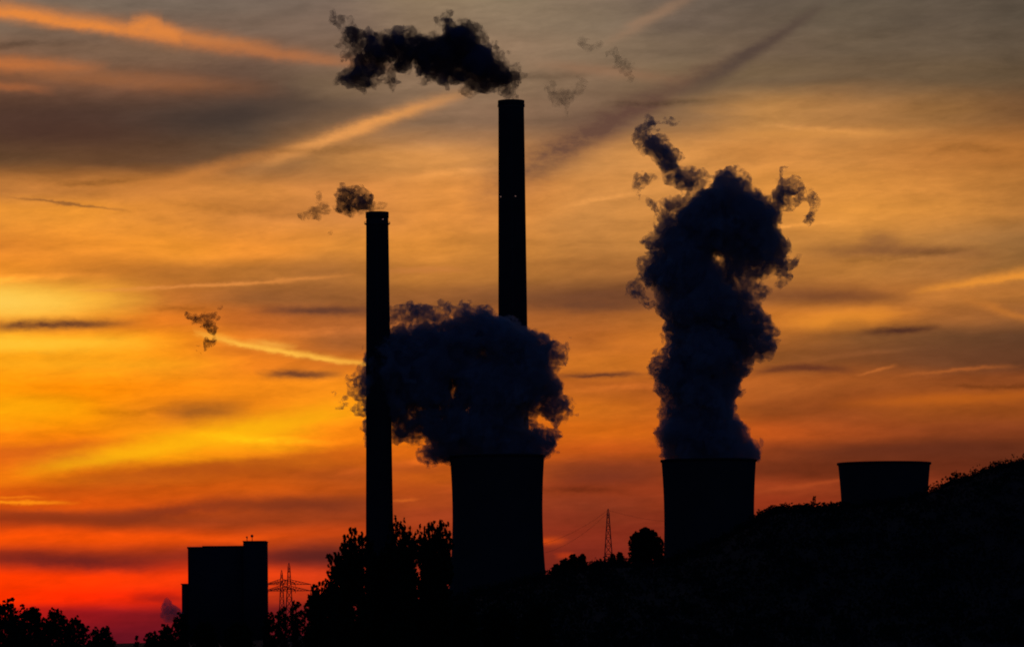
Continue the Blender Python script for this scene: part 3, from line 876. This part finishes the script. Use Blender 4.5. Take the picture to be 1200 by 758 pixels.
def cloud_mesh(name, puffs, Y, mat, parent, seed, h=1.12, amp=(4.5, 3.6, 2.2, 1.1), per=(26, 13, 6.5, 3.2), holes=(), spread=.55, rag=0.0, origin=None, kmin=6.0, warp=7.0, string=False):
    """a billowing body grown from puffs (px, py, radius in photograph pixels) at distance Y, ragged by turbulence"""
    r = np.random.default_rng(seed)
    P = np.array([(p[0] - CX, 0.0, HY - p[1], p[2]) for p in puffs], np.float32)
    P[:, 1] = r.uniform(-1, 1, len(P)) * np.minimum(P[:, 3] * spread + 2, 16)
    pad = 9
    lo = (P[:, :3] - P[:, 3:4]).min(0) - pad; hi = (P[:, :3] + P[:, 3:4]).max(0) + pad
    shape = tuple(int(math.ceil(q)) for q in (hi - lo) / h)
    ax = [lo[i] + h * np.arange(shape[i], dtype=np.float32) for i in range(3)]
    sdf = np.full(shape, 30.0, np.float32)
    for x, y, z, rad in P:
        m = rad + 14
        sl = tuple(slice(max(0, int((q - m - lo[i]) / h)), min(shape[i], int((q + m - lo[i]) / h) + 2)) for i, q in enumerate((x, y, z)))
        d = np.sqrt((ax[0][sl[0]][:, None, None] - x) ** 2 + (ax[1][sl[1]][None, :, None] - y) ** 2 + (ax[2][sl[2]][None, None, :] - z) ** 2) - rad
        o = sdf[sl]
        q = np.clip(.5 + .5 * (o - d) / kmin, 0, 1)
        sdf[sl] = o * (1 - q) + d * q - kmin * q * (1 - q)
    for x, y, rx, rz in holes:
        d = (np.sqrt(((ax[0][:, None, None] - (x - CX)) / rx) ** 2 + ((ax[2][None, None, :] - (HY - y)) / rz) ** 2) - 1) * min(rx, rz)
        sdf = np.maximum(sdf, -d)
    nz = np.zeros(shape, np.float32)
    for a, p in zip(amp, per):
        n_ = lattice_noise(shape, h, p, r)
        nz += a * (.7 - 2.4 * np.abs(n_)) * (.5 if not string else -.6) + a * .6 * n_    # part billow, part plain
    # turbulence also drags the outline about
    gi = []
    for i in range(3):
        wp = (lattice_noise(shape, h, 30, r) * warp + lattice_noise(shape, h, 11, r) * warp * .55) / h
        sh = [1, 1, 1]; sh[i] = shape[i]
        gi.append(np.clip(np.arange(shape[i], dtype=np.float32).reshape(sh) + wp, 0, shape[i] - 1.001))
    b0 = [g.astype(np.int32) for g in gi]; fr = [g - b for g, b in zip(gi, b0)]
    ws = np.zeros(shape, np.float32)
    for q in ((i, j, k) for i in (0, 1) for j in (0, 1) for k in (0, 1)):
        ws += sdf[b0[0] + q[0], b0[1] + q[1], b0[2] + q[2]] * (fr[0] if q[0] else 1 - fr[0]) * (fr[1] if q[1] else 1 - fr[1]) * (fr[2] if q[2] else 1 - fr[2])
    sdf = ws + nz + rag
    sdf[[0, -1]] = 9; sdf[:, [0, -1]] = 9; sdf[:, :, [0, -1]] = 9
    V, Fc = surface_nets(sdf, lo, h)
    sc = Y / F
    X = (V[:, 0] * math.cos(ROLL) + V[:, 2] * math.sin(ROLL)) * sc
    Z = (-V[:, 0] * math.sin(ROLL) + V[:, 2] * math.cos(ROLL)) * sc + CAMZ
    W_ = np.stack([X, Y + V[:, 1] * sc, Z], 1)
    if origin is not None:
        W_ = W_ - np.array(origin)
    return mesh_np(name, W_, Fc, mat, parent, True)

BLUE = (0.86, 0.88, 0.95)
M_STEAM = volume_mat('dense_steam', 0.33, BLUE, lo=.25, hi=.6)
M_STEAMW = volume_mat('thin_steam', 0.40, BLUE)
M_SMOKE = volume_mat('chimney_smoke', 0.38, (0.50, 0.52, 0.66), lo=.25, hi=.6)
M_SMOKEW = volume_mat('thin_chimney_smoke', 0.30, (0.62, 0.44, 0.38))

def plume(name, base_px, Y, label, cat, body, wisp, mat, matw, seed, holes=(), wamp=(3.0, 4.0, 3.6, 2.0), wrag=.2, bamp=(4.0, 4.2, 3.2, 1.9), halo=2.0, **kw):
    b = at(*base_px, Y)
    root = empty(name, b, label, cat, 'steam and smoke of the power station')
    cloud_mesh('billow', body, Y, mat, root, seed, holes=holes, origin=b, amp=bamp, **kw)
    if wisp:
        cloud_mesh('wisp', [(x, y, r + 1.3) for x, y, r in wisp] + [(x, y, r + halo) for x, y, r in body], Y, matw, root, seed + 1, amp=wamp, rag=wrag, h=1.15, origin=b, warp=9.0, holes=[(x, y, rx * .62, rz * .62) for x, y, rx, rz in holes], string=True)
    return root

# steam of the middle tower, spilling to the left
A_BODY = [(536,534,9),(546,536,9),(545,525,16),(565,526,18),(590,526,18),(612,525,18),(630,522,17),(640,518,12),(532,528,10),(649,518,6),(520,520,18),(506,530,9),(512,536,7),(523,534,8),
 (560,500,28),(590,505,26),(618,510,16),(535,500,26),(512,492,20),(480,480,22),(473,500,14),(465,508,8),(460,470,24),(456,440,25),(450,420,21),(456,404,16),(470,402,16),
 (490,420,28),(500,402,20),(520,398,20),(520,430,34),(545,402,28),(552,377,13),(566,376,13),(575,395,23),(590,402,23),(605,410,22),(621,407,17),(634,412,12),(641,405,7),
 (620,435,26),(630,452,20),(643,452,10),(648,474,12),(659,475,9),(666,473,5),(653,486,6),(600,460,30),(570,450,34),(540,465,30),(575,480,26),(590,440,30),(500,455,28),
 (437,452,14),(434,478,11),(442,498,11),(440,430,12),(428,455,7),(447,394,7)]
A_WISP = [(460,366,9),(474,361,9),(488,368,10),(503,372,9),(522,361,8),(540,368,9),(480,376,7),(513,378,7),(468,374,6),(498,364,6),(416,447,7),(408,450,5),(424,482,6),(404,473,5),(412,484,5),(424,436,6),
 (418,462,5),(400,462,4),(645,495,7),(640,503,6),(650,504,4),(654,418,6),(648,426,7),(645,440,6),(497,505,8),(500,520,7),(490,512,6),(612,490,10),(532,452,7),(550,480,6),(656,404,4),(430,500,8),(436,515,7),(428,478,9)]
plume('steam_plume', (582, 533), 2560, 'low dark steam cloud spilling left from the middle cooling tower towards the shorter chimney', 'steam', A_BODY, A_WISP, M_STEAM, M_STEAMW, 11,
      holes=[(531, 454, 6, 14), (551, 479, 8, 9), (479, 481, 6, 7), (497, 513, 9, 16), (613, 490, 9, 16), (641, 493, 6, 7)], bamp=(5.6, 5.4, 3.6, 2.0))
# tall steam column of the second tower
B_BODY = [(792,530,14),(810,530,20),(832,530,20),(855,530,20),(870,530,13),(878,533,7),(795,505,21),(825,505,28),(853,505,19),(866,508,8),
 (800,480,19),(825,475,28),(846,478,15),(852,465,8),(792,445,21),(778,436,11),(772,426,7),(815,445,30),(843,445,23),(866,432,9),(858,440,10),
 (802,415,23),(830,415,30),(855,410,21),(875,405,17),(891,400,12),(898,390,8),(891,378,11),(880,385,15),(792,385,12),(812,385,25),(840,385,28),(863,380,19),(883,365,9),
 (777,350,11),(792,355,21),(815,355,28),(845,355,23),(866,358,15),(767,320,13),(782,325,21),(800,320,28),(825,330,24),(848,338,13),
 (792,290,23),(812,285,28),(777,297,11),(788,266,16),(780,256,8),(787,239,6),(796,236,6),(808,260,20),(827,260,26),(850,270,26),(832,242,21),(850,232,21),(852,214,10),(857,207,6),
 (867,222,15),(875,245,23),(880,275,25),(898,285,21),(910,300,13),(898,308,12),(880,300,15),(898,255,17),(904,241,11),(914,236,9)]
B_BODY += [(762,164,5),(768,171,7),(776,181,9),(783,192,10),(791,203,9),(804,213,9),(918,226,6),(928,222,5),(936,229,5),(860,312,11),(848,322,11),(868,290,20),(855,335,12),(820,305,22),(890,318,9),(872,345,10)]
B_WISP = [(752,152,5),(762,148,5),(775,143,5),(786,142,4),(750,163,5),(760,165,8),(770,172,9),(779,181,11),(784,194,11),(780,205,9),(795,205,11),(801,214,9),(814,206,8),(824,214,10),(755,213,5),(748,217,4),(761,207,4),
 (926,217,4),(917,207,4),(931,215,5),(940,222,5),(946,235,6),(936,229,6),(951,229,4),(953,240,5),(948,248,5),(922,312,6),(934,306,5),(930,320,4),(915,330,4),(926,236,6),(920,252,6),
 (742,335,4),(751,345,4),(760,356,4),(757,262,4),(770,234,5),(776,245,7),(763,280,6),(879,330,11),(870,320,10),(888,344,8),(842,303,8),(792,248,6),(776,290,6),(886,414,8),(895,412,6),(762,310,8),(765,430,6)]
plume('steam_plume', (830, 538), 2600, 'tall dark column of steam rising from the cooling tower on the right', 'steam', B_BODY, B_WISP, M_STEAM, M_STEAMW, 23,
      holes=[(842, 303, 8, 11), (792, 249, 7, 8), (776, 292, 5, 9)])
# smoke of the taller chimney
T_BODY = [(490,54,12),(499,60,15),(484,66,12),(588,92,14),(575,82,16),(571,98,12),(557,101,9),(560,76,19),(552,42,11),(541,44,15),(527,48,16),(541,62,21),(516,65,21),(521,84,13),(506,54,11),(498,75,15),(490,62,13),
 (475,62,14),(466,49,12),(470,80,9),(456,60,15),(448,48,9),(441,68,11),(450,83,7),(463,95,6),(433,58,11),(429,45,9),(536,92,9),(414,40,9),(412,50,5),(413,95,9),(425,97,9),(421,70,9),(426,84,7),(440,88,6),(524,27,6)]
T_WISP = [(600,98,11),(606,88,8),(592,106,7),(603,109,6),(598,84,8),(524,24,5),(523,32,5),(480,40,6),(415,38,8),(410,46,6),(420,66,8),(424,55,6),(413,95,8),(425,97,8),(404,93,6),(435,88,6),(402,17,4),(412,20,4),(398,25,4),(398,56,4),(418,82,6),(409,70,5),(430,78,7),(545,108,6),(505,92,5),(565,54,7),(575,62,7),(586,74,7),(458,38,5)]
plume('smoke_plume', (599, 118), 2750, 'dark smoke drifting left from the mouth of the taller chimney', 'smoke', T_BODY, T_WISP, M_SMOKE, M_SMOKEW, 37, bamp=(3.4, 3.8, 3.0, 1.7))
# smoke of the shorter chimney
S_BODY = [(398,225,5),(403,231,7),(412,229,8),(423,228,8),(412,243,7),(420,239,9),(431,235,7)]
S_WISP = [(440,239,5),(447,243,4),(405,238,6),(374,231,4),(366,248,7),(383,246,5),(354,254,5),(388,272,3),(378,238,4),(362,255,5),(372,243,5),(430,243,6),(428,222,5)]
plume('smoke_plume', (442, 248), 2555, 'thin ragged smoke drifting left from the shorter chimney', 'smoke', S_BODY, S_WISP, M_SMOKE, M_SMOKEW, 41, bamp=(2.5, 2.6, 2.0, 1.0), wamp=(2.0, 2.6, 2.4, 1.2), wrag=.9)
# loose scraps of smoke in the air and the puff by the annex
def scrap(name, c, Y, label, puffs, mat, seed, rag=.6, amp=(2.2, 2.6, 2.4, 1.2)):
    b = at(*c, Y)
    o = cloud_mesh(name, puffs, Y, mat, None, seed, h=1.0, amp=amp, rag=rag, origin=b)
    o.location = b
    tag(o, label, 'smoke', 'steam and smoke of the power station')
M_SCRAP = volume_mat('loose_smoke', 0.5, (0.3, 0.27, 0.3))
M_SCRAP2 = volume_mat('faint_smoke', 0.10, (0.3, 0.25, 0.22))
scrap('smoke_scrap', (242, 384), 2720, 'small loose scrap of dark smoke floating left of the shorter chimney', [(228,370,6),(236,374,7),(245,376,8),(248,386,7),(243,382,7),(256,360,3),(240,402,6),(248,398,5),(238,410,3),(252,368,4)], M_SCRAP, 51)
scrap('smoke_scrap', (662, 112), 2760, 'faint loose scrap of smoke right of the top of the taller chimney', [(648,100,7),(655,112,8),(664,116,9),(672,112,7),(680,104,6),(681,94,4),(644,92,5),(664,128,5)], M_SCRAP2, 53)
scrap('smoke_scrap', (700, 55), 2760, 'barely visible scrap of smoke high above the hill pylon', [(686,50,6),(694,48,6),(712,62,7),(722,72,8),(735,78,8),(740,90,7)], M_SCRAP2, 55)
scrap('steam_puff', (200, 716), 2250, 'small bluish puff of steam at the left foot of the block building', [(194,711,5),(200,714,8),(207,712,6),(203,722,7),(211,719,6)], M_STEAM, 57, rag=0, amp=(1.5, 2, 1.6, .8))
